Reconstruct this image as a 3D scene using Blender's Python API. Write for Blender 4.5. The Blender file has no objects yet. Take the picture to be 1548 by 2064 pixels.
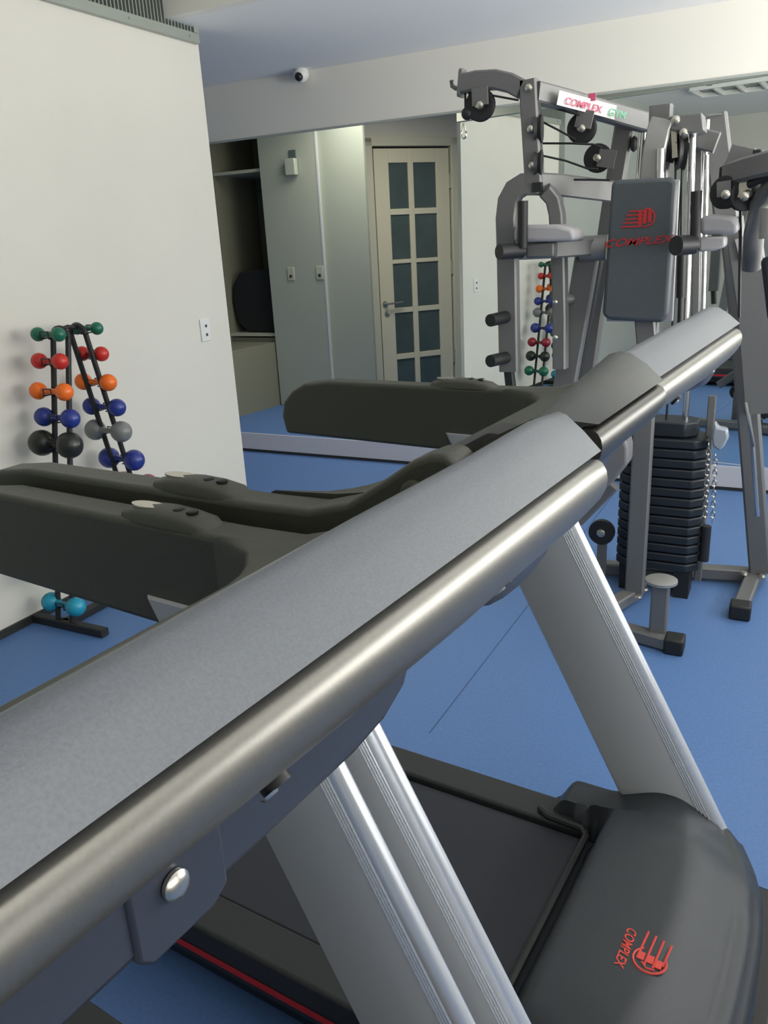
import bpy, bmesh, math, random
from mathutils import Vector, Matrix
random.seed(7)
C = bpy.context.scene.collection
PI = math.pi
V = Vector
# ------------------------------------------------------------------ camera frame (image taken as 1548x2064)
F = 1610.0; PX, PY = 774.0, 1032.0; H = 1.5
RX = V((0.89396, 0.10128, -0.43654)); RY = V((0.44554, -0.30786, 0.84066)); 
dn_ = V((1026-PX, 5790-PY, F)).normalized()
a_ = V((-2513-PX, 664-PY, F)); a_ = (a_ - a_.dot(dn_)*dn_).normalized()
RX = -a_; RZ = -dn_; RY = RZ.cross(RX)
def ray(x, y):
    c = V((x-PX, y-PY, F)); return V((RX.dot(c), RY.dot(c), RZ.dot(c)))
def at(x, y, Y):           # point on the plane y = Y seen at that pixel
    r = ray(x, y); return r*(Y/r.y) + V((0, 0, H))
def atz(x, y, z):
    r = ray(x, y); return r*((z-H)/r.z) + V((0, 0, H))
def atx(x, y, X):
    r = ray(x, y); return r*(X/r.x) + V((0, 0, H))
# ------------------------------------------------------------------ materials
def lin(c):
    return tuple(((v/255)/12.92 if v/255 <= .04045 else ((v/255+.055)/1.055)**2.4) for v in c)+(1,)
def mat(name, rgb, rough=.5, metal=0, spec=.5, noise=0, nscale=40, bump=0, bscale=200, coat=0):
    m = bpy.data.materials.new(name); m.use_nodes = True
    nt = m.node_tree; b = nt.nodes['Principled BSDF']
    col = lin(rgb)
    b.inputs['Base Color'].default_value = col
    b.inputs['Roughness'].default_value = rough
    b.inputs['Metallic'].default_value = metal
    b.inputs['Specular IOR Level'].default_value = spec
    b.inputs['Coat Weight'].default_value = coat
    tc = nt.nodes.new('ShaderNodeTexCoord')
    if noise:
        n = nt.nodes.new('ShaderNodeTexNoise'); n.inputs['Scale'].default_value = nscale; n.inputs['Detail'].default_value = 4
        nt.links.new(tc.outputs['Object'], n.inputs['Vector'])
        mr = nt.nodes.new('ShaderNodeMapRange'); mr.inputs['To Min'].default_value = 1-noise; mr.inputs['To Max'].default_value = 1+noise
        mr.inputs['From Min'].default_value = .3; mr.inputs['From Max'].default_value = .7
        nt.links.new(n.outputs['Fac'], mr.inputs['Value'])
        mx = nt.nodes.new('ShaderNodeVectorMath'); mx.operation = 'SCALE'; mx.inputs[0].default_value = col[:3]
        nt.links.new(mr.outputs['Result'], mx.inputs['Scale']); nt.links.new(mx.outputs['Vector'], b.inputs['Base Color'])
    if bump:
        n2 = nt.nodes.new('ShaderNodeTexNoise'); n2.inputs['Scale'].default_value = bscale; n2.inputs['Detail'].default_value = 3
        nt.links.new(tc.outputs['Object'], n2.inputs['Vector'])
        bp = nt.nodes.new('ShaderNodeBump'); bp.inputs['Strength'].default_value = bump; bp.inputs['Distance'].default_value = .002
        nt.links.new(n2.outputs['Fac'], bp.inputs['Height']); nt.links.new(bp.outputs['Normal'], b.inputs['Normal'])
    return m
M = {}
M['wall'] = mat('wall_paint', (217, 214, 203), .75, noise=.015, nscale=3, bump=.05, bscale=60)
M['wallgray'] = mat('grey_wall_paint', (168, 172, 166), .75, noise=.02, nscale=3)
M['bulk'] = mat('bulkhead_paint', (234, 231, 220), .7)
M['ceil'] = mat('ceiling_paint', (236, 236, 234), .8)
M['floor'] = mat('blue_vinyl', (88, 122, 172), .5, noise=.07, nscale=90, bump=.04, bscale=300, spec=.35)
M['base'] = mat('dark_skirting', (44, 46, 44), .5)
M['blk'] = mat('black_grained_plastic', (64, 65, 55), .45, noise=.08, nscale=260, bump=.25, bscale=700)
M['blk2'] = mat('black_rail_plastic', (42, 44, 44), .5, noise=.08, nscale=260, bump=.2, bscale=700)
M['shr'] = mat('slate_smooth_plastic', (54, 58, 67), .4, noise=.05, nscale=200)
M['cov'] = mat('dark_grey_textured_plastic', (104, 108, 113), .36, noise=.1, nscale=500, bump=.12, bscale=1500, metal=.2)
M['cov2'] = mat('display_housing_dark_reflection', (50, 53, 50), .3, noise=.1, nscale=300, bump=.2, bscale=900)  # the housing's dark reflection is put into this base colour
M['bar2'] = mat('metallic_grey_darker', (62, 60, 55), .36, metal=.6, noise=.05, nscale=400)  # darker copy of the bar colour for its near section
M['bar'] = mat('metallic_grey_paint', (120, 118, 112), .36, metal=.7, noise=.05, nscale=400)
M['belt'] = mat('belt_rubber', (40, 43, 50), .6, noise=.1, nscale=400, bump=.3, bscale=600)
M['hood'] = mat('hood_plastic', (42, 46, 50), .45, noise=.1, nscale=300, bump=.25, bscale=700)
M['alu'] = mat('anodised_aluminium', (200, 202, 204), .45, metal=.25)
M['alub'] = mat('bright_aluminium', (225, 228, 232), .25, metal=.6)
M['red'] = mat('red_paint', (190, 36, 40), .5)
M['redp'] = mat('red_print', (205, 70, 60), .6)
M['chrome'] = mat('chrome', (225, 225, 225), .12, metal=1)
M['screw'] = mat('zinc_steel', (205, 200, 188), .25, metal=.9)
M['gym'] = mat('grey_powder_coat', (114, 114, 113), .42, noise=.04, nscale=200, metal=.25)
M['gyml'] = mat('light_grey_powder_coat', (150, 150, 146), .38, metal=.3)
M['rub'] = mat('black_rubber', (30, 31, 32), .55)
M['pad'] = mat('charcoal_vinyl', (78, 84, 87), .5, noise=.04, nscale=80, bump=.1, bscale=500)
M['padl'] = mat('light_grey_vinyl', (168, 166, 168), .45)
M['seat'] = mat('grey_vinyl', (112, 112, 114), .45)
M['plate'] = mat('weight_stack_rubber', (28, 35, 42), .5, noise=.08, nscale=120)
M['cream'] = mat('cream_door_paint', (226, 221, 194), .5)
M['creamd'] = mat('cream_frame_paint', (214, 212, 190), .5)
M['frost'] = mat('frosted_glass', (78, 94, 94), .25, noise=.12, nscale=6)
M['white'] = mat('white_plastic', (222, 222, 218), .4)
M['dark'] = mat('dark_plastic', (22, 22, 22), .4)
M['cab'] = mat('pale_green_grey_laminate', (166, 172, 158), .22, spec=.7)
M['cabin'] = mat('closet_interior', (120, 120, 102), .7)
M['shelf'] = mat('pale_shelf', (176, 178, 160), .6)
M['bag'] = mat('black_fabric', (20, 22, 22), .8, bump=.5, bscale=60)
M['riser'] = mat('white_laminate', (200, 200, 204), .5)
M['grille'] = mat('grille_aluminium', (160, 166, 156), .4, metal=.3)
M['plastic'] = mat('clear_bag_plastic', (150, 158, 166), .25)
m = bpy.data.materials.new('mirror'); m.use_nodes = True
b = m.node_tree.nodes['Principled BSDF']; b.inputs['Base Color'].default_value = (.86, .9, .87, 1); b.inputs['Metallic'].default_value = 1; b.inputs['Roughness'].default_value = .0
M['mirror'] = m
for k, c in dict(green=(24, 104, 78), redd=(196, 44, 34), orange=(240, 112, 30), blue=(38, 54, 132), blackd=(36, 38, 32), greyd=(122, 124, 122), cyan=(36, 150, 178), maroon=(140, 30, 42), teal=(14, 92, 78)).items():
    M[k] = mat('vinyl_'+k, c, .33)
def lmat(name, rgb, st):
    m = bpy.data.materials.new(name); m.use_nodes = True; b = m.node_tree.nodes['Principled BSDF']
    b.inputs['Base Color'].default_value = lin(rgb); b.inputs['Emission Color'].default_value = lin(rgb); b.inputs['Emission Strength'].default_value = st
    return m
# ------------------------------------------------------------------ mesh builder
class MB:
    def __init__(s): s.bm = bmesh.new()
    def box(s, a, b):
        a, b = V(a), V(b)
        vs = [s.bm.verts.new((x, y, z)) for x in (a.x, b.x) for y in (a.y, b.y) for z in (a.z, b.z)]
        for f in ((0,1,3,2),(4,6,7,5),(0,4,5,1),(2,3,7,6),(0,2,6,4),(1,5,7,3)): s.bm.faces.new([vs[i] for i in f])
        return s
    def poly(s, pts, d):
        """prism: polygon pts extruded by vector d"""
        d = V(d); a = [s.bm.verts.new(V(p)) for p in pts]; b = [s.bm.verts.new(V(p)+d) for p in pts]
        n = len(a); s.bm.faces.new(a); s.bm.faces.new(b[::-1])
        for i in range(n): s.bm.faces.new((a[i], b[i], b[(i+1)%n], a[(i+1)%n]))
        return s
    def loft(s, rings, closed=True, cap=True):
        R = [[s.bm.verts.new(V(p)) for p in r] for r in rings]
        n = len(R[0])
        for i in range(len(R)-1):
            for j in range(n if closed else n-1):
                k = (j+1) % n
                s.bm.faces.new((R[i][j], R[i][k], R[i+1][k], R[i+1][j]))
        if cap and closed:
            s.bm.faces.new(R[0][::-1]); s.bm.faces.new(R[-1])
        return s
    def tube(s, pts, w, d=None, seg=10, up=(0, 0, 1)):
        """round tube (d None) radius w, or rectangular w x d (d across 'up')"""
        pts = [V(p) for p in pts]; rings = []
        for i, p in enumerate(pts):
            t = (pts[min(i+1, len(pts)-1)] - pts[max(i-1, 0)]).normalized()
            u = V(up)
            if abs(t.dot(u)) > .98: u = V((0, 1, 0)) if abs(t.y) < .9 else V((1, 0, 0))
            sd = t.cross(u).normalized(); uu = sd.cross(t).normalized()
            if d is None:
                rings.append([p + sd*w*math.cos(2*PI*k/seg) + uu*w*math.sin(2*PI*k/seg) for k in range(seg)])
            else:
                e = min(w, d)*.12; a, b = w/2, d/2
                rings.append([p+sd*x+uu*y for x, y in ((-a+e,-b),(a-e,-b),(a,-b+e),(a,b-e),(a-e,b),(-a+e,b),(-a,b-e),(-a,-b+e))])
        return s.loft(rings)
    def lathe(s, c, ax, prof, seg=20):
        """prof: (t, r) along axis ax from centre c"""
        c = V(c); ax = V(ax).normalized(); u = ax.orthogonal().normalized(); w = ax.cross(u)
        return s.loft([[c+ax*t+(u*math.cos(2*PI*k/seg)+w*math.sin(2*PI*k/seg))*max(r, 1e-4) for k in range(seg)] for t, r in prof])
    def ball(s, c, r, ax=(0,0,1), n=10, seg=18):
        return s.lathe(c, ax, [(-r*math.cos(PI*i/n), r*math.sin(PI*i/n)) for i in range(n+1)], seg)
    def out(s, name, m, parent=None, bevel=0, seg=2, smooth=True, sub=0, ang=40):
        bmesh.ops.remove_doubles(s.bm, verts=s.bm.verts, dist=1e-6)
        bmesh.ops.recalc_face_normals(s.bm, faces=s.bm.faces)
        me = bpy.data.meshes.new(name); s.bm.to_mesh(me); s.bm.free()
        o = bpy.data.objects.new(name, me); C.objects.link(o)
        if m: me.materials.append(M[m])
        if parent: o.parent = parent
        if bevel:
            b = o.modifiers.new('b', 'BEVEL'); b.width = bevel; b.segments = seg; b.limit_method = 'ANGLE'; b.angle_limit = math.radians(35)
        if sub:
            b = o.modifiers.new('s', 'SUBSURF'); b.levels = sub; b.render_levels = sub
        if smooth:
            for p in me.polygons: p.use_smooth = True
            try: me.set_sharp_from_angle(angle=math.radians(ang))
            except Exception: pass
        return o
def tag(o, label, cat, group=None):
    o['label'] = label; o['category'] = cat
    if group: o['group'] = group
    return o
def empty(name, loc, label, cat, group=None, rz=0):
    o = bpy.data.objects.new(name, None); C.objects.link(o); o.location = loc; o.rotation_euler.z = rz; o.empty_display_size = .1
    return tag(o, label, cat, group)
def struct(o): o['kind'] = 'structure'; return o
def copy_tree(o, parent=None):
    c = o.copy(); C.objects.link(c); c.parent = parent
    for ch in o.children: copy_tree(ch, c)
    return c
_N = {}
def text(name, s, size, m, parent, mtx, ext=.0006, shear=0, sx=1.0, al='CENTER'):
    cu = bpy.data.curves.new('lettering', 'FONT'); cu.body = s; cu.size = size; cu.extrude = ext; cu.align_x = al; cu.shear = shear; cu.offset = size*.012
    t = bpy.data.objects.new('lettering_src', cu); C.objects.link(t)
    bpy.context.view_layer.update()
    me = bpy.data.meshes.new_from_object(t.evaluated_get(bpy.context.evaluated_depsgraph_get()))
    bpy.data.objects.remove(t); bpy.data.curves.remove(cu)
    me.transform(mtx @ Matrix.Diagonal((sx, 1, 1, 1)))
    o = bpy.data.objects.new(name, me); C.objects.link(o); me.materials.clear(); me.materials.append(M[m]); o.parent = parent
    return o
def frame(o, x, y):      # matrix with origin o, x axis x, y axis y
    x = V(x).normalized(); y = V(y).normalized(); z = x.cross(y)
    m = Matrix((x, y, z)).transposed().to_4x4(); m.translation = V(o); return m
def rel(o, parent_loc): pass

# ------------------------------------------------------------------ room
XL = -2.86; XR = 2.0; YB = -2.4; ZC = 2.56; ZH = 2.85; YE = 3.51
def sbox(name, a, b, m, bevel=0, parent=None):
    o = MB().box(a, b).out(name, m, parent, bevel=bevel, smooth=False)
    return struct(o) if parent is None else o
sbox('floor', (-6.2, YB-.1, -.1), (XR+.1, 4.94, 0), 'floor')
# vinyl joints: very thin dark lines in the floor
jb = MB()
for x0 in (-.9, 1.1):
    jb.poly([(x0-.002-.02, 2.0, .0004), (x0+.002-.02, 2.0, .0004), (x0+.002+.03, 4.9, .0004), (x0-.002+.03, 4.9, .0004)], (0, 0, .0003))
M['joint'] = mat('blue_vinyl_joint', (58, 84, 122), .6)
jb.out('floor_joint', 'joint', None, smooth=False)['kind'] = 'structure'
sbox('wall_left', (XL-.12, 1.88, 0), (XL, 3.724, 3.2), 'wall')
sbox('wall_left_near', (XL-.12, YB, 0), (XL+.06, 1.88, 3.2), 'wallgray')
sbox('baseboard_left', (XL, 1.88, 0), (XL+.012, 3.724, .035), 'base')
sbox('wall_rear', (XL-.12, YB-.1, 0), (XR+.1, YB, 3.2), 'wall')
# right wall with two window openings
wy = [(-1.9, 0.9), (1.5, 4.7)]; wz0, wz1 = .85, 2.42
sbox('wall_right', (XR, YB, 0), (XR+.12, 5.3, wz0), 'wall')
sbox('wall_right_upper', (XR, YB, wz1), (XR+.12, 5.3, 3.2), 'wall')
for i, (a, b) in enumerate([(YB, wy[0][0]), (wy[0][1], wy[1][0]), (wy[1][1], 5.3)]):
    sbox('wall_right_pier_%s' % 'near middle far'.split()[i], (XR, a, wz0), (XR+.12, b, wz1), 'wall')
for i, (a, b) in enumerate(wy):
    w = MB()
    n = 3
    for k in range(n+1):
        y = a+(b-a)*k/n; w.box((XR+.03, y-.025, wz0), (XR+.08, y+.025, wz1))
    for z in (wz0, wz1-.05): w.box((XR+.03, a, z), (XR+.08, b, z+.05))
    struct(w.out('window_%d' % (i+1), 'white', smooth=False))
sbox('ceiling', (-6.2, YE, ZC), (XR+.1, 5.0, ZC+.08), 'ceil')
sbox('ceiling_high', (XL-.12, YB-.1, ZH), (XR+.1, YE, ZH+.08), 'ceil')
sbox('trim_1', (-6.2, YE-.06, ZC), (XR+.1, YE, ZH+.02), 'bulk')
# the bulkhead over the step and mirror
sbox('wall_far_bulkhead', (-6.2, 4.94, 2.21), (XR, 4.965, ZC+.1), 'bulk')
sbox('trim_2', (-6.2, 4.935, 2.206), (XR, 4.952, 2.218), 'wallgray')
# raised platform (white riser, blue top)
sbox('trim_3', (-6.2, 4.94, .02), (XR, 4.955, .145), 'riser')
sbox('baseboard_far', (-6.2, 4.936, 0), (XR, 4.945, .018), 'base')
sbox('floor_platform', (-6.2, 4.955, -.1), (XR, 8.6, .145), 'floor')
# passage left of the partition
sbox('wall_passage', (-6.3, 1.0, 0), (-6.2, 8.6, 3.2), 'wall')
sbox('wall_passage_end', (-6.2, 1.0, 0), (XL-.12, 1.1, 3.2), 'wall')
# mirror: large wall mirror on the right of the alcove
tm = .09036
def mir(x, z, off=0): return V((x, 5.17-tm*(x+2.4)+off, z))
xa, xb = -2.018, 2.6
mm = MB().poly([mir(xa, .145), mir(xb, .145), mir(xb, 2.45), mir(xa, 2.45)], (0, .006, 0)).out('wall_mirror', None, smooth=False)
mm.data.materials.append(M['mirror'])
tag(mm, 'large frameless wall mirror filling the far wall behind the multi-station gym', 'mirror')
mb_ = MB().poly([mir(xa, .145, .006), mir(XR, .145, .006), mir(XR, 2.6, .006), mir(xa, 2.6, .006)], (0, .1, 0))
struct(mb_.out('wall_far', 'wall', smooth=False))
sbox('ceiling_alcove', (-6.2, 4.965, 2.56), (XR, 8.6, 2.66), 'ceil')
sbox('wall_alcove_back', (-6.2, 8.5, 0), (XR, 8.6, 3), 'wallgray')

# door wall (diagonal), door_1
dL = atz(751, 298, 2.25); dR = atz(905, 297, 2.25); dd = (dR-dL); dd.z = 0; dw = dd.length; dd.normalize(); dn = V((dd.y, -dd.x, 0))   # dn towards camera
def dp(s, z, o=0): return V((dL.x, dL.y, 0)) + dd*s + dn*o + V((0, 0, z))
def dbox(mb, s0, s1, z0, z1, o0, o1):
    mb.poly([dp(s0, z0, o0), dp(s1, z0, o0), dp(s1, z1, o0), dp(s0, z1, o0)], dn*(o1-o0)); return mb
wl = MB(); dbox(wl, -.165, -.09, .145, 2.66, -.08, 0); dbox(wl, .81, 1.35, .145, 2.66, -.08, 0); dbox(wl, -.09, .81, 2.33, 2.66, -.08, 0)
struct(wl.out('wall_door_side', 'wall', smooth=False))
fr = MB(); dbox(fr, -.09, -.012, .145, 2.33, -.06, .02); dbox(fr, dw+.012, .81, .145, 2.33, -.06, .02); dbox(fr, -.09, .81, 2.262, 2.33, -.06, .02)
dbox(fr, -.135, -.09, .145, 2.36, -.06, .012)
fo = struct(fr.out('trim_4', 'creamd', bevel=.005, smooth=False))
door = MB()
ps = [.139, .321, .372, .59]; pz = [(1.765, 2.132), (1.345, 1.715), (.93, 1.31), (.52, .885), (.19, .47)]
ht = 2.245
for s0, s1 in ((0.004, ps[0]), (ps[1], ps[2]), (ps[3], dw-.004)): dbox(door, s0, s1, .16, ht, -.03, .0)
zz = [(.16, .19)] + [(pz[i+1][1], pz[i][0]) for i in range(3, -1, -1)] + [(pz[0][1], ht)]
for z0, z1 in zz:
    dbox(door, ps[0], ps[1], z0, z1, -.03, -.0005); dbox(door, ps[2], ps[3], z0, z1, -.03, -.0005)
do = struct(door.out('door_1', 'cream', bevel=.004, smooth=False))
for z0, z1 in pz:
    for s0, s1 in ((ps[0], ps[1]), (ps[2], ps[3])):
        g = MB(); dbox(g, s0+.002, s1-.002, z0+.002, z1-.002, -.02, -.014); g.out('glass_pane', 'frost', do, smooth=False)
hd = MB().lathe(dp(.045, .975, 0), dn, [(0, .026), (.012, .026), (.014, .01), (.05, .01)], 16).tube([dp(.045, .975, .05), dp(.1, .978, .055), dp(.2, .985, .05)], .009)
hd.out('door_handle', 'screw', do)
MB().lathe(dp(.06, .89, 0), dn, [(0, .024), (.01, .024), (.011, .02)], 16).out('lock_plate', 'screw', do)
for z in (1.98, 1.25, .45):
    g = MB(); dbox(g, dw-.004, dw+.014, z-.06, z+.06, -.004, .012); g.out('hinge', 'screw', do, smooth=False)
# closet
YW = 6.0
clx0, clx1 = -5.4, at(545, 530, YW).x
t = empty('closet', (clx1, YW, .145), 'open built-in closet with shelves left of the grey sliding doors', 'closet')
def rb(mb, a, b, L): return mb.box(V(a)-V(L), V(b)-V(L))
L = t.location
rb(MB(), (clx0, YW+.62, .145), (clx1, YW+.64, 2.56), L).out('back_panel', 'cabin', t, smooth=False)
rb(MB(), (clx1-.02, YW, .145), (clx1, YW+.62, 2.56), L).out('side_panel', 'cabin', t, smooth=False)
rb(MB(), (-4.62, YW, .145), (-4.6, YW+.62, 2.56), L).out('side_panel', 'cabin', t, smooth=False)
for z in (2.105, .755):
    rb(MB(), (-4.6, YW+.0, z), (clx1-.02, YW+.62, z+.025), L).out('shelf', 'shelf', t, smooth=False)
rb(MB(), (-4.6, YW+.02, .145), (clx1-.02, YW+.04, .74), L).out('lower_panel', 'cabin', t, smooth=False)
MB().tube([V((-4.38, YW+.3, 1.975))-L, V((clx1-.02, YW+.3, 1.975))-L], .012).out('hanging_rail', 'base', t)
pp = MB().poly([V((-4.19, 5.35, .145))-L, V((-4.6, 5.35, .145))-L, V((-4.6, 5.99, .145))-L, V((-4.11, 5.99, .145))-L], (0, 0, .56)); pp.out('base_cabinet', 'cabin', t, smooth=False)
# bag on the shelf
bg = MB(); pts = [(470, 572), (482, 549), (500, 545), (556, 541), (575, 545), (575, 672), (500, 669), (480, 652), (468, 610)]
P3 = [at(x, y, YW+.06) for x, y in pts]
bz = .78
P3 = [V((p.x, YW+.06, max(p.z, bz))) for p in P3]
bgx = clx1-.03
P3 = [V((min(p.x, bgx), p.y, p.z)) for p in P3]
bo = bg.poly(P3, (0, .42, 0)).out('sports_bag', 'bag', bevel=.03, seg=3); tag(bo, 'black fabric bag lying on the lower closet shelf', 'bag')
# sliding doors
pe = at(745, 530, YW).x
pm0 = at(654, 530, YW).x
t = empty('sliding_door_cabinet', (clx1, YW, .145), 'pale grey-green glossy sliding doors between the open closet and the cream door', 'cabinet'); L = t.location
rb(MB(), (clx1, YW-.03, .15), (pm0+.02, YW, 2.5), L).out('sliding_door', 'cab', t, smooth=False)
rb(MB(), (pm0, YW-.0, .15), (pe, YW+.03, 2.5), L).out('sliding_door', 'cab', t, smooth=False)
rb(MB(), (pm0+.008, YW-.034, .15), (pm0+.024, YW-.026, 2.5), L).out('edge_highlight', 'riser', t, smooth=False)  # bright highlight along the door divider, built as a white strip
for (px, py), (nm, lb) in zip([(587, 552), (645, 550)], [('reflected_switch_plate', 'switch plate reflected in the left sliding door, built as a solid plate, the left one'), ('reflected_socket_plate', 'socket plate reflected in the sliding door beside its bright edge, built as a solid plate')]):
    p = at(px, py, YW-.03)  # faint reflections in the glossy doors, built as solid plates
    o = MB().box(p+V((-.035, -.008, -.055)), p+V((.035, 0, .055))).out(nm, 'shelf', bevel=.004); tag(o, lb, 'switch')
    MB().box(p+V((-.012, -.012, -.03)), p+V((.012, -.008, -.008))).out('switch_button', 'base', o, smooth=False)
p = at(592, 335, YW-.03)  # lamp reflected in the door gloss, built as a solid box
lm = MB().box(p+V((-.05, -.06, -.07)), p+V((.045, -.01, .055))).out('reflected_lamp', 'cab', bevel=.006); tag(lm, 'reflection of a small square glass lamp high in the left sliding door, built solid', 'lamp')
MB().box(p+V((-.03, -.012, -.02)), p+V((.03, 0, .12))).out('mount', 'frost', lm, smooth=False)

# ------------------------------------------------------------------ wall items
p = atx(413, 665, XL)
o = MB().box((XL, p.y-.04, p.z-.06), (XL+.008, p.y+.04, p.z+.06)).out('light_switch', 'white', bevel=.004); tag(o, 'white double switch plate on the left wall right of the dumbbell rack', 'switch')
for dz in (.022, -.024): MB().box((XL+.008, p.y-.004, p.z+dz-.008), (XL+.012, p.y+.008, p.z+dz+.006)).out('switch_button', 'base', o, smooth=False)
# grille
t = empty('air_grille', (XL, 2.7, 2.5), 'long aluminium air grille with vertical slats high on the left wall', 'vent'); L = t.location-V((.002, 0, 0))
rb(MB(), (XL, 1.9, 2.49), (XL+.03, 3.7, 2.535), L).out('flange', 'grille', t, bevel=.003, smooth=False)
rb(MB(), (XL, 3.66, 2.535), (XL+.03, 3.7, 2.84), L).out('flange', 'grille', t, smooth=False)
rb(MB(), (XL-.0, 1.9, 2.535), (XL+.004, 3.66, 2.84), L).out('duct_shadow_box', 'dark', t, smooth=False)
sl = MB()
y = 1.92
while y < 3.65:
    rb(sl, (XL+.004, y, 2.535), (XL+.028, y+.006, 2.84), L); y += .0235
sl.out('slats', 'grille', t, smooth=False)
for y in (2.0, 2.75, 3.2, 3.62): MB().lathe(V((XL+.03, y, 2.512))-L, (1, 0, 0), [(0, .006), (.003, .005)], 10).out('screw', 'screw', t)
# security camera
p = at(617, 152, 4.94)
t = empty('security_camera', (p.x, 4.94, p.z), 'small white dome security camera on the bulkhead under the ceiling', 'security camera')
MB().lathe((-.03, 0, .03), (0, -1, 0), [(0, .035), (.03, .035), (.035, .03)], 20).out('mount', 'white', t)
MB().ball((0, -.06, .0), .05).out('camera_head', 'white', t)
MB().ball((.004, -.095, -.02), .027).out('lens', 'dark', t)
# ceiling light (seen in the mirror)
t = empty('louvre_light', (-1.7, .3, ZH), 'recessed ceiling light with square louvre cells seen reflected in the mirror', 'ceiling light'); 
q = [V((-2.02, .62, 0)), V((-2.07, .05, 0)), V((-.6, -.2, 0)), V((-.5, .5, 0))]
cx = V((-1.7, .3, 0))
lf = MB(); n = 7
for k in range(n+1):
    a = q[0].lerp(q[3], k/n)-cx; b = q[1].lerp(q[2], k/n)-cx; lf.tube([a+V((0, 0, -.03)), b+V((0, 0, -.03))], .03, .05)
lf.tube([q[0]-cx+V((0, 0, -.03)), q[3]-cx+V((0, 0, -.03))], .03, .05); lf.tube([q[1]-cx+V((0, 0, -.03)), q[2]-cx+V((0, 0, -.03))], .03, .05)
lf.out('louvre_frame', 'white', t, smooth=False)
MB().poly([v-cx+V((0, 0, -.006)) for v in q], (0, 0, .005)).out('reflector', 'frost', t, smooth=False)
o = MB().lathe((-1.75, .9, ZH+.001), (0, 0, -1), [(0, .04), (.01, .04), (.015, .01), (.06, .01), (.062, .03), (.066, .03)], 14).out('sprinkler_head', 'gym'); tag(o, 'small sprinkler head on the ceiling, seen in the mirror beside the louvre light', 'sprinkler')

# ------------------------------------------------------------------ dumbbell rack
XK = -2.67
rk = empty('dumbbell_rack', (XK, 2.4, 0), 'black tubular A-frame rack of coloured dumbbells standing at the left wall', 'rack'); L = rk.location
for sx in (-.04, .045):
    top1 = V((XK+sx, 2.362, 1.2)); bot1 = V((XK+sx, 2.12, .03)); top2 = V((XK+sx, 2.455, 1.2)); bot2 = V((XK+sx, 2.68, .03))
    for a, b in ((top1, bot1), (top2, bot2)):
        MB().tube([a-L, b-L], .0115).out('upright_tube', 'rub', rk)
for y, sgn in ((2.362, -1), (2.455, 1)):
    arc = [V((XK+.0025+.0425*math.cos(k*PI/8), y-sgn*.0, 1.2+.035*math.sin(k*PI/8)))-L for k in range(9)]
    MB().tube(arc, .0115).out('top_bend', 'rub', rk)
MB().tube([V((XK, 2.36, 1.225))-L, V((XK, 2.41, 1.235))-L, V((XK, 2.457, 1.225))-L], .009).out('top_link', 'rub', rk)
MB().tube([V((-2.85, 2.12, .02))-L, V((-2.44, 2.12, .02))-L], .04, .035).out('foot_bar', 'rub', rk)
MB().tube([V((-2.85, 2.68, .02))-L, V((-2.44, 2.68, .02))-L], .04, .035).out('foot_bar', 'rub', rk)
MB().tube([V((XK, 2.12, .02))-L, V((XK, 2.68, .02))-L], .04, .035).out('base_bar', 'rub', rk)
rows1 = [('green', 97, 674, .029, .115), ('redd', 100, 728, .033, .118), ('orange', 103, 789, .036, .148), ('blue', 115, 842, .04, .15), ('blackd', 112, 895, .055, .158),
         (None, 'greyd', .66, .045, .15), (None, 'green', .53, .045, .15), (None, 'teal', .4, .045, .15), (None, 'teal', .26, .045, .15), ('cyan', 128, 1218, .042, .145)]
rows2 = [('green', 175, 662, .027, .115), ('redd', 185, 713, .032, .11), ('orange', 193, 770, .037, .145), ('blue', 210, 820, .039, .15), ('greyd', 218, 868, .047, .155), ('blue', 245, 925, .048, .15),
         (None, 'maroon', .5, .045, .15), (None, 'blackd', .37, .05, .15), (None, 'green', .23, .048, .155)]
cn = dict(green='dark green', redd='red', orange='orange', blue='navy blue', blackd='black', greyd='grey', cyan='turquoise', maroon='dark red', teal='teal')
DB = {}
def dumbbell(c, pos, r, sep, lab):
    o = empty('dumbbell', pos, lab, 'dumbbell', 'vinyl dumbbells on the A-frame rack')
    for s in (-1, 1):
        MB().ball((s*sep/2, 0, 0), r, (1, 0, 0)).out('head', c, o)
    h = sep/2-r*.5
    MB().lathe((0, 0, 0), (1, 0, 0), [(-h, r*.66), (-h*.62, r*.4), (-h*.3, .0115), (0, .0125), (h*.3, .0115), (h*.62, r*.4), (h, r*.66)], 14).out('grip', c, o)
    return o
ordn = ['topmost', 'second', 'third', 'fourth', 'fifth', 'sixth', 'seventh', 'eighth', 'ninth', 'lowest']
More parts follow.
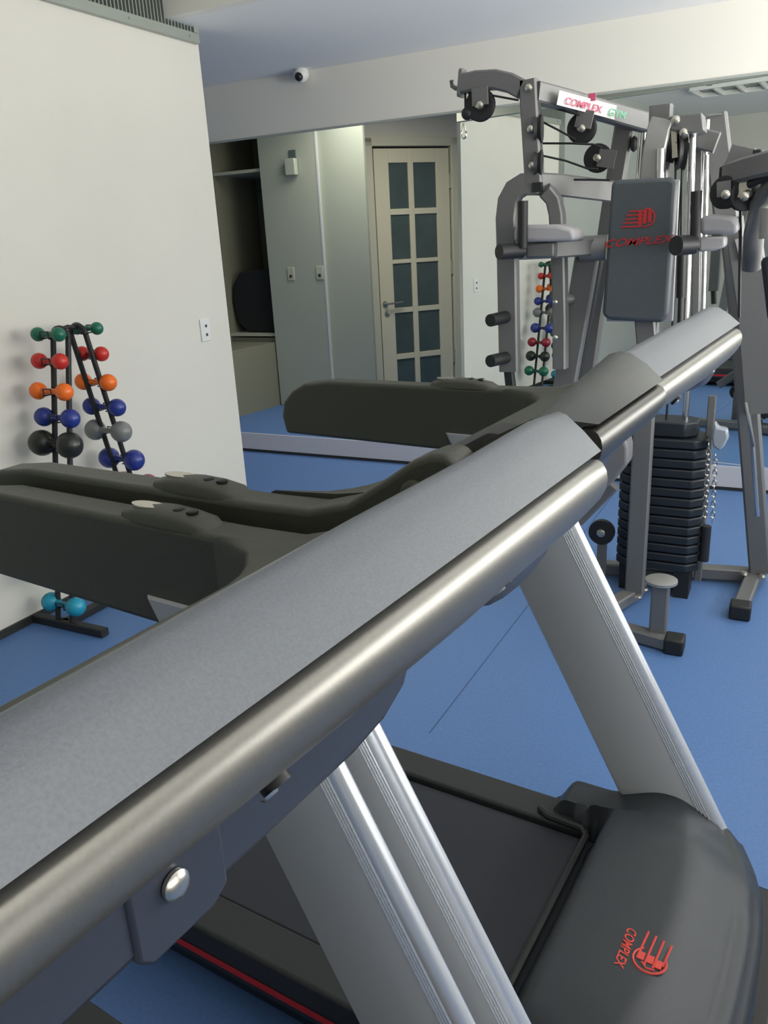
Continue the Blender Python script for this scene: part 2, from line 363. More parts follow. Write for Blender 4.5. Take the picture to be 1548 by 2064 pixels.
for si, rows in ((0, rows1), (1, rows2)):
    for i, r in enumerate(rows):
        if r[0] is None:
            z = r[2]+(.04 if si == 0 and r[2] < .3 else 0); c = r[1]; y = (2.362+(1.2-z)*(-.207)-.07) if si == 0 else (2.455+(1.2-z)*.192+.06)
            pos = V((XK, y, z))
        else:
            c = r[0]; pos = atx(r[1], r[2], XK)
        side = 'near side' if si == 0 else 'far side'
        nm = 'lowest' if i == len(rows)-1 else ordn[i]
        lab = '%s vinyl dumbbell, %s on the %s of the A-frame rack' % (cn[c], nm, side)
        dumbbell(c, pos, r[3], r[4], lab)
        # hook that carries it
        ty = (2.362+(1.2-pos.z)*(-.207)) if si == 0 else (2.455+(1.2-pos.z)*.192)
        rr = .016; xs = .022
        pts = [V((XK-xs, ty, pos.z-rr)), V((XK-xs, pos.y-(.02 if si == 0 else -.02), pos.z-rr)), V((XK-xs, pos.y-(.02 if si == 0 else -.02), pos.z+.012)), V((XK+xs, pos.y-(.02 if si == 0 else -.02), pos.z+.012)), V((XK+xs, pos.y-(.02 if si == 0 else -.02), pos.z-rr)), V((XK+xs, ty, pos.z-rr))]
        MB().tube([q-L for q in pts], .003, seg=6).out('hook', 'rub', rk)

# ------------------------------------------------------------------ treadmills (local: u forward, v across, z up)
def fillet_u(v):
    """rear rim of the console between the handrails"""
    a = abs(v); e = .405
    if a < .29: return -.352
    t = min(1, (a-.29)/(e-.29))
    return -.352 - .118*(1-math.sqrt(max(0, 1-t*t)))
def treadmill(loc, rz, label):
    T = empty('treadmill', loc, label, 'treadmill', None, rz)
    # --- handrail wings
    prof = [(-1.09, 1.035), (-1.1, 1.08), (-1.09, 1.12), (-1.06, 1.15), (-1.02, 1.17), (-.94, 1.18), (-.45, 1.183), (-.36, 1.186), (-.3, 1.198), (-.25, 1.225), (-.205, 1.252), (-.18, 1.262), (-.158, 1.264), (-.145, 1.252), (-.14, 1.225), (-.16, 1.18), (-.25, 1.11), (-.34, 1.06), (-.45, 1.035), (-.6, 1.03)]
    for s in (-1, 1):
        v0, v1 = (.405, .462) if s > 0 else (-.462, -.405)
        hr = MB().poly([(u, v0, z) for u, z in [(u, z-.014*min(1, max(0, (-.2-u)/.15))) for u, z in prof]], (0, v1-v0, 0)).out('handrail', 'blk', T, bevel=.014, seg=4)
        bs = MB().lathe((-.2, s*.4635, 1.215), (0, s, 0), [(0, .016), (.006, .016), (.01, .01)], 16).out('cap_screw', 'blk', hr)
        pod = MB()
        vc = s*.433
        rings = []
        for u, hh, w in ((-.66, .0, .012), (-.65, .012, .02), (-.62, .019, .0265), (-.58, .021, .028), (-.54, .019, .028), (-.51, .014, .027), (-.495, .006, .02), (-.48, 0, .014)):
            rings.append([(u, vc+w*math.cos(PI*k/8), 1.165+hh*math.sin(PI*k/8)**.5+.0*k) for k in range(9)])
        pd = pod.loft(rings, closed=False, cap=False).out('control_pod', 'blk', T, ang=60)
        el = [(-.613+.03*math.cos(k*PI/10), vc-.002*s+.012*math.sin(k*PI/10), 1.1825) for k in range(20)]
        MB().poly(el, (0, 0, .0022)).out('sensor_plate', 'screw', pd, smooth=False)
        for du in (-.555, -.53):
            MB().lathe((du, vc, 1.1825), (0, 0, 1), [(0, .0085), (.003, .008), (.004, .005)], 12).out('button', 'dark', pd)
    # --- console body between the wings
    nv = 33; rows = []
    for i in range(nv):
        v = -.405+.81*i/(nv-1); ur = fillet_u(v); a = abs(v)/.405
        rr = [(ur+.004, v, 1.05), (ur, v, 1.08), (ur, v, 1.155), (ur+.004, v, 1.167), (ur+.012, v, 1.171)]
        u0 = ur+.02
        for t_, zt in ((.08, 1.173), (.25, 1.178), (.42, 1.189), (.6, 1.22), (.8, 1.266), (1, 1.305)):
            rr.append((u0+(-.066-u0)*t_, v, zt))
        rr += [(-.066, v, 1.2), (-.12, v, 1.15), (-.2, v, 1.09)]
        rows.append(rr)
    MB().loft(rows).out('console_housing', 'blk', T, ang=50)
    # --- rear cover panel above the seam
    def cover(v0, v1, off, name, par, droop=0):
        vs = [v0+(v1-v0)*k/12 for k in range(13)]
        rows = []
        for v in vs:
            e = max(0, (v-.45)/.02)   # rounded towards its ends
            dz = -.006*e*e + (.004*max(0, v-.3)/.15 if v < .45 else .004) - droop*max(0, (-.165-v)/.305) - .004*max(0, min(1, (.15-v)/.3))
            rows.append([(-.072, v, 1.20), (-.072, v, 1.31+dz+off), (-.069, v, 1.325+dz+off), (-.061, v, 1.3365+dz+off), (-.052+off*.5, v, 1.3405+dz+off), (-.042+off, v, 1.3385+dz+off), (-.021+off, v, 1.3255+dz*.6+off*.7), (0+off, v, 1.3085), (-.01, v, 1.304), (-.03, v, 1.25)])
        rows = [[(u, v+max(0, (v-.3)/.17)*(-u)*.45, z) for u, v, z in rw] for rw in rows]
        return MB().loft(rows).out(name, 'cov', par, ang=48)
    cover(-.182, .47, 0, 'console_cover', T)
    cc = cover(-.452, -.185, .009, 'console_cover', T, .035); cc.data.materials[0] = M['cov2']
    # --- rounded bar below the seam
    def bar(v0, v1, off, par):
        rows = []
        n = 15
        for k in range(n):
            v = v0+(v1-v0)*k/(n-1); q = (1-.12*max(0, (k/(n-1)-.93)/.07))*(1-.2*max(0, min(1, (.18-v)/.34)))
            P = [(-.012, 1.302), (-.003, 1.3025), (.002, 1.299), (.006, 1.291), (.0075, 1.281), (.006, 1.27), (.001, 1.258), (-.008, 1.247), (-.02, 1.238), (-.034, 1.234), (-.05, 1.231), (-.08, 1.23), (-.085, 1.25)]
            rows.append([(u+off-(1-q)*.012*(v > .4), v, 1.3025+(z-1.3025)*q if v < .4 else 1.265+(z-1.265)*q) for u, z in P])
        return MB().loft(rows).out('front_bar', 'bar', par, ang=50)
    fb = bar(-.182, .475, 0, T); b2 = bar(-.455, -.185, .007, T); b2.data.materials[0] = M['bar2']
    # --- shroud under the bar with bolt and bracket bulges
    pr = []
    lo = 1.155
    vs = [-.3, .04, .12, .16, .19, .205, .2]; zs = [1.168, 1.168, 1.168, 1.173, 1.186, 1.21, 1.24]
    ol = [(v, z) for v, z in zip(vs, zs)] + [(-.3, 1.24)]
    sh = MB().poly([(-.055, v, z) for v, z in ol], (-.16, 0, 0)).out('shroud', 'shr', T, bevel=.006)
    pl = MB().poly([(-.052, v, z) for v, z in ((-.078, 1.238), (-.078, 1.168), (-.07, 1.16), (-.025, 1.16), (-.012, 1.168), (-.012, 1.238))], (-.01, 0, 0)).out('joint_plate', 'shr', sh, bevel=.003)
    MB().lathe((-.051, -.05, 1.198), (1, 0, 0), [(0, .0085), (.0025, .0085), (.0045, .0065), (.0055, .003)], 18).out('bolt', 'screw', sh)
    for s in (-1, 1):
        rings = []
        for k in range(9):
            a = PI*k/8; v = s*.345-.085*math.cos(a); dp_ = .032*math.sin(a)+.002
            rings.append([(-.02, v, 1.24), (-.03, v, 1.236-dp_*.7), (-.06, v, 1.232-dp_), (-.16, v, 1.22-dp_), (-.2, v, 1.21), (-.2, v, 1.24)])
        MB().loft(rings).out('bracket_bulge', 'shr', T, ang=60)
    for v in (.245, -.03):
        MB().lathe((-.0085, v+.02, 1.2475), (.7, 0, -.7), [(-.004, .009), (.0004, .009), (.0006, .006)], 14).out('screw_recess', 'dark', fb)
        MB().lathe((-.0085, v+.013, 1.2475), (.7, 0, -.7), [(0, .006), (.0018, .0045)], 12).out('recess_screw', 'screw', fb)
    # --- uprights
    for s in (-1, 1):
        v0 = .395 if s > 0 else -.46
        th = .028
        def uo(z): return (-.287+.5327*(.88-z), -.446+.523*(.745-z))
        zt, zb = 1.06, .16
        ft, rt = uo(zt); fb_, rb_ = uo(zb)
        pts = []
        body = MB()
        W = [(0.0, 0), (1, 0)]
        def ring(z):
            f_, r_ = uo(z); e = .012
            return [(r_+e, v0, z), (f_-.022, v0, z), (f_-.008, v0+.004, z), (f_, v0+.011, z), (f_, v0+th-.011, z), (f_-.008, v0+th-.004, z), (f_-.022, v0+th, z), (r_+e, v0+th, z), (r_, v0+th-.01, z), (r_, v0+.01, z)]
        R = [ring(zt), ring(zb)]
        up = MB(); bm = up.bm
        a = [bm.verts.new(p) for p in R[0]]; b_ = [bm.verts.new(p) for p in R[1]]
        n = len(a)
        for j in range(n):
            f = bm.faces.new((a[j], a[(j+1) % n], b_[(j+1) % n], b_[j])); f.material_index = 1 if 1 <= j <= 5 else 0
        bm.faces.new(a[::-1]); bm.faces.new(b_)
        o = up.out('upright', 'alu', T, ang=50); o.data.materials.append(M['alub'])
        rbm = MB()
        for k in range(4):
            off = -.026-.006*k
            for vv in (v0, v0+th):
                rbm.tube([(ft+off, vv, zt), (fb_+off, vv, zb)], .0016, seg=6)
        rbm.out('ribs', 'alub', o)
    # --- running deck
    hw = .365
    MB().box((-1.62, -hw+.02, .03), (-.12, hw-.02, .145)).out('deck_frame', 'dark', T, smooth=False)
    MB().box((-1.60, -.268, .146), (-.16, .268, .158)).out('running_belt', 'belt', T, bevel=.004)
    for s in (-1, 1):
        a, b = sorted((s*.275, s*hw))
        rl = MB().box((-1.64, a, .075), (-.2, b, .172)).out('side_rail', 'blk2', T, bevel=.008)
        a, b = sorted((s*.2765, s*.31))
        yy = s*(hw+.0015)
        MB().box((-1.62, min(yy, s*hw-.001), .095), (-.2, max(yy, s*hw-.001), .112)).out('red_stripe', 'red', rl, smooth=False)
    MB().box((-1.68, -hw, .03), (-1.6, hw, .165)).out('rear_cap', 'blk2', T, bevel=.02)
    MB().box((-.32, -.43, .01), (.235, .43, .06)).out('floor_base', 'dark', T, bevel=.02)
    # --- motor hood, a height field
    nu, nvv = 46, 48
    hood = MB(); bm = hood.bm; g = []
    def sm(a, b, x):
        t = max(0, min(1, (x-a)/(b-a))); return t*t*(3-2*t)
    for j in range(nvv+1):
        v = -.445+.89*j/nvv; av = abs(v)
        uf = .192-.085*(av/.42)**2.6
        rr = []
        for i in range(nu+1):
            u = -.33+(uf+.33)*i/nu
            rear = -.185
            lobe = sm(.285, .31, av)
            ue = rear*(1-lobe)+(-.318)*lobe
            h = .16+.115*sm(ue-.004, ue+.05, u)*(1-.42*lobe*(1-sm(-.2, -.05, u)))
            w = uf-u
            h -= .055*(1-sm(0.02, .16, w)) + .03*(1-sm(.0, .035, w)) + .02*(1-sm(.052, .056, w))*0
            if .045 < w < .053: h -= .006
            if .022 < w < .028: h -= .004
            h -= .035*sm(.2, .4, av)*(1-.3*lobe) + .03*sm(.41, .448, av)
            if u < ue-.004: h = .10
            h = max(h, .1)
            rr.append(bm.verts.new((u, v, h)))
        g.append(rr)
    for j in range(nvv):
        for i in range(nu):
            bm.faces.new((g[j][i], g[j][i+1], g[j+1][i+1], g[j+1][i]))
    # skirt
    border = [g[0][i] for i in range(nu+1)] + [g[j][nu] for j in range(1, nvv+1)] + [g[nvv][i] for i in range(nu-1, -1, -1)] + [g[j][0] for j in range(nvv-1, 0, -1)]
    low = [bm.verts.new((q.co.x, q.co.y, .03)) for q in border]
    for k in range(len(border)):
        bm.faces.new((border[k], border[(k+1) % len(border)], low[(k+1) % len(border)], low[k]))
    ho = hood.out('motor_hood', 'hood', T, ang=80)
    # rim bead where the belt goes under the hood
    MB().tube([(-.2, -.27, .172), (-.2, .262, .172), (-.215, .278, .178), (-.3, .283, .178), (-.325, .3, .178)], .009, seg=8).out('hood_lip', 'blk2', T)
    # emblem on the hood: globe, four bars, word
    ez = .272
    def ell(cu, cv, a, b, a0=0, a1=2*PI, n=24): return [(cu+a*math.cos(a0+(a1-a0)*k/n), cv+b*math.sin(a0+(a1-a0)*k/n), ez+.003) for k in range(n+1)]
    lg = MB()
    cu, cv = .028, -.1
    lg.tube(ell(cu, cv, .028, .026, PI*.55+.4, PI*2.0+.6), .0022, seg=5)
    for k in range(4):
        uu = cu-.021+.0145*k
        lg.tube([(uu, cv-.004-.012*math.sin(k*1.1), ez+.003), (uu+.004, cv+.062-.004*k, ez+.003)], .002, seg=5)
    for k, (du, dv) in enumerate(((-.015, .003), (.001, .002), (.016, -.002))):
        lg.box((cu+du-.0055, cv+dv-.008, ez+.002), (cu+du+.0055, cv+dv+.009, ez+.0045))
    lg.tube([(cu-.012, cv-.008, ez+.003), (cu-.002, cv-.018, ez+.003), (cu+.012, cv-.016, ez+.003)], .0018, seg=5)
    lg.out('emblem', 'redp', ho)
    text('brand_lettering', 'COMPLEX', .025, 'redp', ho, frame((-.024, -.09, ez+.0035), (0, -1, 0), (1, 0, 0)), shear=.3, sx=.8)
    return T
T0 = treadmill((-.2035, .285, -.008), -math.atan(.105), 'nearest treadmill, its dark console bar crossing the foreground diagonally')
T1 = copy_tree(T0)
T1['label'] = 'second treadmill with silver uprights and black hood, beyond the foreground bar'
for ch in list(T1.children):       # its lower shroud is a shallow one at the near end
    if ch.name.startswith('shroud'):
        for c2 in list(ch.children): bpy.data.objects.remove(c2)
        bpy.data.objects.remove(ch)
MB().poly([(-.055, v, z) for v, z in ((-.46, 1.24), (-.455, 1.205), (-.43, 1.192), (-.24, 1.192), (-.2, 1.205), (-.188, 1.24))], (-.16, 0, 0)).out('shroud', 'dark', T1, bevel=.006)
T1.location = (-.137, 1.245, 0.008); T1.rotation_euler.z = -math.atan(.085)

# ------------------------------------------------------------------ multi-station gym
GL = V((-.5, 3.2, 0))
G = empty('multi_gym', GL, 'grey multi-station gym with weight stack, charcoal backrest and cable pulleys by the mirror', 'exercise machine')
def g(p): return V(p)-GL
def bar_(name, pts, w, d, m='gym', par=None, up=(0, 0, 1), bevel=0):
    return MB().tube([g(p) for p in pts], w, d, up=up).out(name, m, par or G, smooth=True)
def rod(name, pts, r, m='chrome', par=None, seg=10):
    return MB().tube([g(p) for p in pts], r, seg=seg).out(name, m, par or G)
def pulley(px, py, Y, r, ax=(0, -1, 0), m='rub', hub=True):
    c = g(at(px, py, Y)); a = V(ax).normalized()
    o = MB().lathe(c, a, [(-.012, r*.55), (-.013, r*.9), (-.011, r), (-.003, r*.86), (.003, r*.86), (.011, r), (.013, r*.9), (.012, r*.55)], 26).out('pulley', m, G)
    if hub: MB().lathe(c, a, [(-.018, .016), (.018, .016), (.03, .012), (.032, .006)], 16).out('hub_bolt', 'screw', o)
    return c
def bolt(px, py, Y, r=.014, ax=(0, -1, 0)):
    MB().lathe(g(at(px, py, Y)), ax, [(0, r), (.008, r*.9), (.012, r*.4)], 12).out('bolt', 'screw', G)
# left station: mast, lat beam
MY = 3.0
bar_('mast', [at(1066, 162, MY), at(1078, 372, MY)], .062, .05, up=(0, 1, 0))
bar_('lat_beam', [at(932, 170, MY), at(962, 163, MY), at(1000, 161, MY), at(1030, 168, MY), at(1052, 180, MY)], .05, .062)
bar_('beam_end_plate', [at(928, 168, MY), at(934, 168, MY)], .055, .09)
rod('bar_hook', [at(930, 178, MY), at(918, 178, MY), at(911, 173, MY), at(910, 162, MY)], .008, 'gym')
bar_('pulley_bracket', [at(967, 176, MY-.03), at(968, 212, MY-.03)], .06, .006, up=(0, 1, 0))
pulley(968, 212, MY, .054); bolt(968, 212, MY-.03)
MB().ball(g(at(942, 229, MY)), .022).out('stop_ball', 'rub', G)
rod('pull_strap', [at(938, 184, MY), at(938, 218, MY)], .004, 'rub'); rod('pull_strap', [at(946, 184, MY), at(946, 222, MY)], .004, 'rub')
ca = [at(935+(4+2.5*math.sin(k*PI/8))*math.cos(k*PI/8), 264+15*math.sin(k*PI/8), MY) for k in range(17)]
rod('snap_hook', ca, .0035, 'screw', seg=6)
for y_ in (177, 260, 334): bolt(1066 if y_ < 200 else 1070 if y_ < 300 else 1073, y_, MY-.03, .013)
# main top beam to the rear frame
bar_('top_beam', [at(1078, 186, MY), at(1140, 202, MY+.12), at(1235, 229, MY+.3), at(1318, 252, MY+.42)], .05, .066)
st = MB().poly([g(at(1128, 182, MY+.02)), g(at(1243, 213, MY+.24)), g(at(1238, 241, MY+.24)), g(at(1122, 211, MY+.02))], (0, .003, 0)).out('sticker', 'white', G, smooth=False)
M['pink'] = mat('pink_print', (205, 90, 120), .5); M['mint'] = mat('mint_print', (110, 190, 150), .5); M['peach'] = mat('peach_print', (230, 150, 120), .5)
xa_ = (at(1240, 227, MY+.24)-at(1125, 197, MY+.02))
s0 = g(at(1125, 206, MY+.017)); xdir = xa_.normalized(); ydir = V((0, 0, 1)); ydir = (ydir-xdir*ydir.dot(xdir)).normalized()
text('sticker_lettering', 'COMPLEX', .033, 'pink', G, frame(s0+V((0, -.004, 0))+xdir*.03, xdir, ydir), al='LEFT', shear=.2, sx=1.15)
text('sticker_lettering', 'GYM', .036, 'mint', G, frame(s0+V((0, -.004, 0))+xdir*.235, xdir, ydir), al='LEFT', shear=.2, sx=1.1)
MB().box(s0+xdir*.15+ydir*.03+V((-.012, -.006, 0)), s0+xdir*.15+ydir*.055+V((.012, -.003, 0))).out('sticker_mark', 'pink', G, smooth=False)
# black strap with flat pulleys beside the mast
rod('cable', [at(1084, 196, MY), at(1087, 370, MY)], .011, 'rub')
for y_ in (260, 330):
    MB().lathe(g(at(1086, y_, MY)), (1, .15, 0), [(-.014, .03), (-.012, .046), (0, .04), (.012, .046), (.014, .03)], 22).out('pulley', 'rub', G)
MB().box(g(at(1077, 388, MY))+V((-.0, -.03, 0)), g(at(1090, 368, MY))+V((.01, .03, 0))).out('rubber_stop', 'rub', G)
# pulleys to the right
bar_('pulley_bracket', [at(1182, 222, MY+.13), at(1174, 258, MY+.13)], .06, .006, up=(0, 1, 0))
pulley(1173, 259, MY+.16, .052); bolt(1173, 259, MY+.12)
bar_('pulley_bracket', [at(1240, 322, MY+.2), at(1206, 318, MY+.2)], .06, .006, up=(0, 1, 0))
pulley(1205, 319, MY+.23, .05); bolt(1205, 319, MY+.19)
for pts in ([(985, 191), (1045, 202)], [(1087, 212), (1130, 221), (1168, 232)], [(1090, 244), (1125, 262), (1160, 281)], [(1087, 289), (1150, 289), (1195, 291), (1213, 298)], [(1090, 313), (1140, 324), (1185, 340), (1205, 341)], [(1090, 361), (1230, 363)]):
    rod('cable', [at(x, y, MY+.1) for x, y in pts], .004, 'rub', seg=6)
# arch / dip frame
bar_('arch_frame', [at(1028, 748, MY), at(1026, 640, MY), at(1024, 520, MY), at(1022, 440, MY), at(1026, 405, MY), at(1038, 383, MY), at(1056, 372, MY), at(1080, 371, MY), at(1120, 372, MY+.06), at(1232, 386, MY+.3)], .075, .05, up=(0, 1, 0))
bar_('arch_leg', [at(1098, 382, MY), at(1115, 400, MY+.02), at(1123, 430, MY+.03), at(1127, 500, MY+.04), at(1130, 640, MY+.05), at(1130, 742, MY+.05)], .05, .06, up=(0, 1, 0))
bar_('leg_post', [at(1026, 745, MY), at(1032, 800, MY)], .035, .035, 'rub', up=(0, 1, 0))
for y_ in (640, 722):
    p = at(1005, y_, MY-.03); rod('foam_peg', [at(988, y_+6, MY-.12), at(1026, y_-3, MY)], .023, 'rub', seg=14)
for x_, y_ in ((1120, 609), (1120, 680)): bolt(x_, y_, MY, .01)
rod('cross_rod', [at(1132, 605, MY+.05), at(1152, 602, MY+.1)], .02, 'gym')
# left armrest
def pad(name, pts, Y, d, m, bev=.018, off=0):
    return MB().poly([g(at(x, y, Y)) for x, y in pts], (off, d, 0)).out(name, m, G, bevel=bev, seg=3)
pad('armrest_pad', [(1036, 458), (1060, 453), (1120, 452), (1150, 460), (1158, 470), (1156, 486), (1066, 488), (1034, 488)], MY-.12, .16, 'padl')
bar_('armrest_beam', [at(1046, 506, MY-.08), at(1110, 503, MY-.04), at(1200, 497, MY+.1)], .05, .06)
MB().box(g(at(1060, 520, MY-.1)), g(at(1116, 489, MY-.1))+V((0, .08, 0))).out('grip_block', 'gym', G, bevel=.006)
rod('vertical_grip', [at(1054, 405, MY-.14), at(1053, 500, MY-.14)], .018, 'rub', seg=16)
rod('horizontal_grip', [at(1006, 508, MY-.2), at(1052, 505, MY-.12)], .026, 'rub', seg=16)
MB().lathe(g(at(1196, 500, MY+.1)), (1, 0, 0), [(-.045, .02), (-.044, .045), (.05, .045), (.052, .02)], 20).out('pivot_sleeve', 'gyml', G)
# inclined columns
bar_('rear_column', [at(1262, 240, 3.42), at(1238, 385, 3.42), at(1198, 640, 3.42), at(1180, 770, 3.42)], .07, .06, up=(0, 1, 0))
bar_('swing_leg', [at(1186, 505, 3.12), at(1163, 640, 3.12), at(1135, 800, 3.12)], .085, .05, up=(0, 1, 0))
bar_('swing_leg_liner', [at(1205, 515, 3.2), at(1182, 640, 3.2), at(1155, 780, 3.2)], .045, .05, 'rub', up=(0, 1, 0))
# front post, front feet
bar_('front_post', [V((-.495, 3.2, 1.9)), V((-.495, 3.2, .05))], .075, .05, up=(0, 1, 0))
p = atz(1290, 1195, .03)
bar_('base_beam', [V((-.49, 3.3, .035)), V((-.51, 3.2, .035)), V((-.66, 2.78, .035))], .06, .05)
bar_('base_beam', [V((-.70, 2.93, .03)), V((-.3, 2.83, .03))], .06, .05)
MB().box(g((-.32, 2.79, 0)), g((-.25, 2.87, .062))).out('foot_cap', 'rub', G, bevel=.008)
MB().box(g((-.335, 2.85, .05)), g((-.325, 2.86, .06))).out('joint_clip', 'gym', G)
c = at(1333, 1170, 2.87)
bar_('foot_post', [V((c.x, 2.87, .04)), V((c.x, 2.87, c.z-.005))], .062, .05, up=(0, 1, 0))
MB().lathe(g((c.x, 2.87, c.z)), (0, 0, 1), [(-.008, .055), (-.006, .058), (.004, .058), (.008, .05)], 26).out('foot_disc', 'gyml', G)
for q in ((1300, 1188, .06), (1287, 1203, .06)): MB().lathe(g(atz(*q)), (0, 0, 1), [(0, .016), (.008, .013)], 12).out('bolt', 'screw', G)
# base from stack to the right leg and the left
bar_('base_beam', [V((-.95, 3.45, .04)), V((-.35, 3.45, .04))], .06, .055)
bar_('base_beam', [V((-.40, 3.52, .04)), V((-.03, 3.58, .04))], .06, .055)
bar_('base_beam', [V((-.03, 3.66, .04)), V((-.06, 3.5, .04)), V((-.085, 3.22, .035))], .06, .05)
MB().box(g((-.125, 3.17, 0)), g((-.045, 3.25, .062))).out('foot_cap', 'rub', G, bevel=.008)
for q in ((-.09, 3.5, .068), (-.02, 3.5, .068), (-.0, 3.6, .068)): MB().lathe(g(q), (0, 0, 1), [(0, .016), (.01, .012)], 12).out('bolt', 'screw', G)
pc = at(1213, 1072, 3.3)
MB().lathe(g(pc), (0, -1, 0), [(-.015, .03), (-.013, .055), (.013, .055), (.015, .03)], 24).out('pulley', 'rub', G)
MB().lathe(g(pc), (0, -1, 0), [(-.02, .018), (.02, .018), (.024, .01)], 14).out('hub_bolt', 'screw', G)
bar_('pulley_bracket', [V((pc.x, 3.32, .05)), V((pc.x, 3.32, pc.z))], .04, .02, up=(0, 1, 0))
bar_('low_row_arm', [at(1235, 975, 3.1), at(1160, 1050, 3.1), at(1100, 1090, 3.1)], .06, .06)
# weight stack
sc = V((-.435, 3.4, 0))
ww, wd = .17, .1
z = .12
npl = 14
def wplate(z0, h, w, d, cxx=0):
    c = .045
    P = [(-w, -d+c), (-w+c, -d), (w-c, -d), (w, -d+c), (w, d-c), (w-c, d), (-w+c, d), (-w, d-c)]
    o = MB().poly([g((sc.x+x, sc.y+y, z0)) for x, y in P], (0, 0, h)).out('weight_plate', 'plate', G, bevel=.006)
    return o
for k in range(npl):
    wplate(z, .036, ww, wd); z += .041
wplate(z+.0, .06, .125, .08)
bar_('stack_foot', [V((sc.x-.13, sc.y-.03, .075)), V((sc.x-.13, sc.y-.031, .12))], .05, .05, 'rub')
MB().box(g((sc.x-.15, sc.y-.07, .0)), g((sc.x-.1, sc.y+.05, .12))).out('stack_foot', 'rub', G)
MB().box(g((sc.x+.08, sc.y-.09, .0)), g((sc.x+.14, sc.y+.03, .12))).out('stack_foot', 'rub', G)
for dx, px in ((-.07, 0), (.07, 0)):
    rod('guide_rod', [V((sc.x+dx, sc.y, .7)), V((sc.x+dx*1.0, sc.y, 1.86))], .0125, 'chrome', seg=14)
rod('lift_cable', [V((sc.x, sc.y-.02, .72)), V((sc.x, sc.y-.02, 1.8))], .005, 'rub')
# bright front rods
rod('guide_rod', [at(1396, 258, 3.25), at(1382, 645, 3.25)], .014, 'chrome', seg=14)
rod('guide_rod', [at(1424, 312, 3.25), at(1416, 640, 3.25)], .010, 'chrome', seg=14)
rod('guide_rod', [at(1296, 268, 3.3), at(1288, 372, 3.3)], .014, 'chrome', seg=14)
bar_('support_post', [at(1408, 300, 3.4), at(1402, 640, 3.4)], .03, .03, 'gym', up=(0, 1, 0))
bar_('guide_post', [V((-.27, 3.42, .05)), V((-.27, 3.42, .85))], .03, .03, 'gym', up=(0, 1, 0))
rod('press_tube', [at(1375, 480, 3.22), at(1372, 600, 3.22)], .016, 'rub'); rod('press_tube', [at(1372, 600, 3.22), at(1370, 655, 3.22)], .009, 'rub')
# light curved arm and head box
bar_('press_arm', [at(1335, 243, 3.14), at(1328, 262, 3.13), at(1320, 300, 3.12), at(1313, 362, 3.12)], .075, .04, 'gyml', up=(0, 1, 0))
rod('press_rod', [at(1332, 300, 3.1), at(1330, 362, 3.1)], .014, 'chrome')
pad('head_box', [(1342, 236), (1414, 226), (1418, 262), (1400, 268), (1352, 262)], 3.12, .12, 'gym', .004)
bolt(1362, 243, 3.11, .016)
bar_('head_beam', [at(1390, 275, 3.35), at(1445, 288, 3.35)], .05, .07)
for x_, y_, yy in ((1350, 292, 3.2), (1373, 305, 3.18)):
    MB().lathe(g(at(x_, y_, yy)), (1, .3, 0), [(-.014, .03), (-.013, .062), (0, .055), (.013, .062), (.014, .03)], 24).out('pulley', 'rub', G)
bar_('pulley_bracket', [at(1358, 262, 3.15), at(1361, 318, 3.15)], .02, .01, 'screw', up=(0, 1, 0))
bar_('pulley_bracket', [at(1378, 262, 3.15), at(1380, 290, 3.15)], .03, .02, 'gym', up=(0, 1, 0))
bolt(1378, 267, 3.12, .014)
for x_ in (1362, 1375): rod('cable', [at(x_, 320, 3.2), at(x_-2, 480, 3.2)], .004, 'rub', seg=6)
MB().lathe(g(at(1278, 290, 3.4)), (1, .2, 0), [(-.012, .02), (0, .03), (.012, .02)], 16).out('pulley', 'rub', G)
# backrest
bk = pad('backrest', [(1232, 366), (1245, 362), (1350, 357), (1364, 364), (1346, 636), (1334, 651), (1224, 645), (1213, 634)], 3.02, .06, 'pad', .02)
MB().poly([g(at(x, y, 3.085)) for x, y in ((1236, 366), (1370, 362), (1356, 648), (1222, 648))], (.0, .016, 0)).out('backrest_board', 'padl', G, bevel=.004)
M['redl'] = mat('red_backrest_print', (188, 44, 46), .5)
b0 = g(at(1283, 494, 3.02)); xd = (at(1335, 486, 3.02)-at(1230, 494, 3.02)).normalized()
text('backrest_lettering', 'COMPLEX', .036, 'redl', bk, frame(b0+V((0, -.0015, 0)), xd, (0, 0, 1)), shear=.35, sx=1.4)
lg = MB()
e0 = b0+V((.02, -.0015, .085))
for k in range(5):
    lg.box(e0+V((-.075+.006*k, -.001, -.026+.0125*k)), e0+V((.0, .001, -.021+.0125*k)))
for k, dx in enumerate((-.012, .004, .02)):
    lg.box(e0+V((dx-.006, -.0015, -.02+.004*k)), e0+V((dx+.006, .001, .03-.004*(k == 0))))
lg.tube([e0+V((.004+.032*math.cos(a*PI/8-PI/2), 0, .003+.03*math.sin(a*PI/8-PI/2))) for a in range(9)], .003, seg=5)
lg.out('backrest_emblem', 'redl', bk, smooth=False)
bar_('backrest_stem', [at(1300, 640, 3.09), at(1305, 700, 3.09)], .07, .04, up=(0, 1, 0))
# seat under the console view
pad('seat_cushion', [(1196, 905), (1214, 862), (1255, 866), (1265, 905), (1264, 938), (1236, 972), (1190, 1010), (1150, 1012)], 2.95, .12, 'seat', .012)
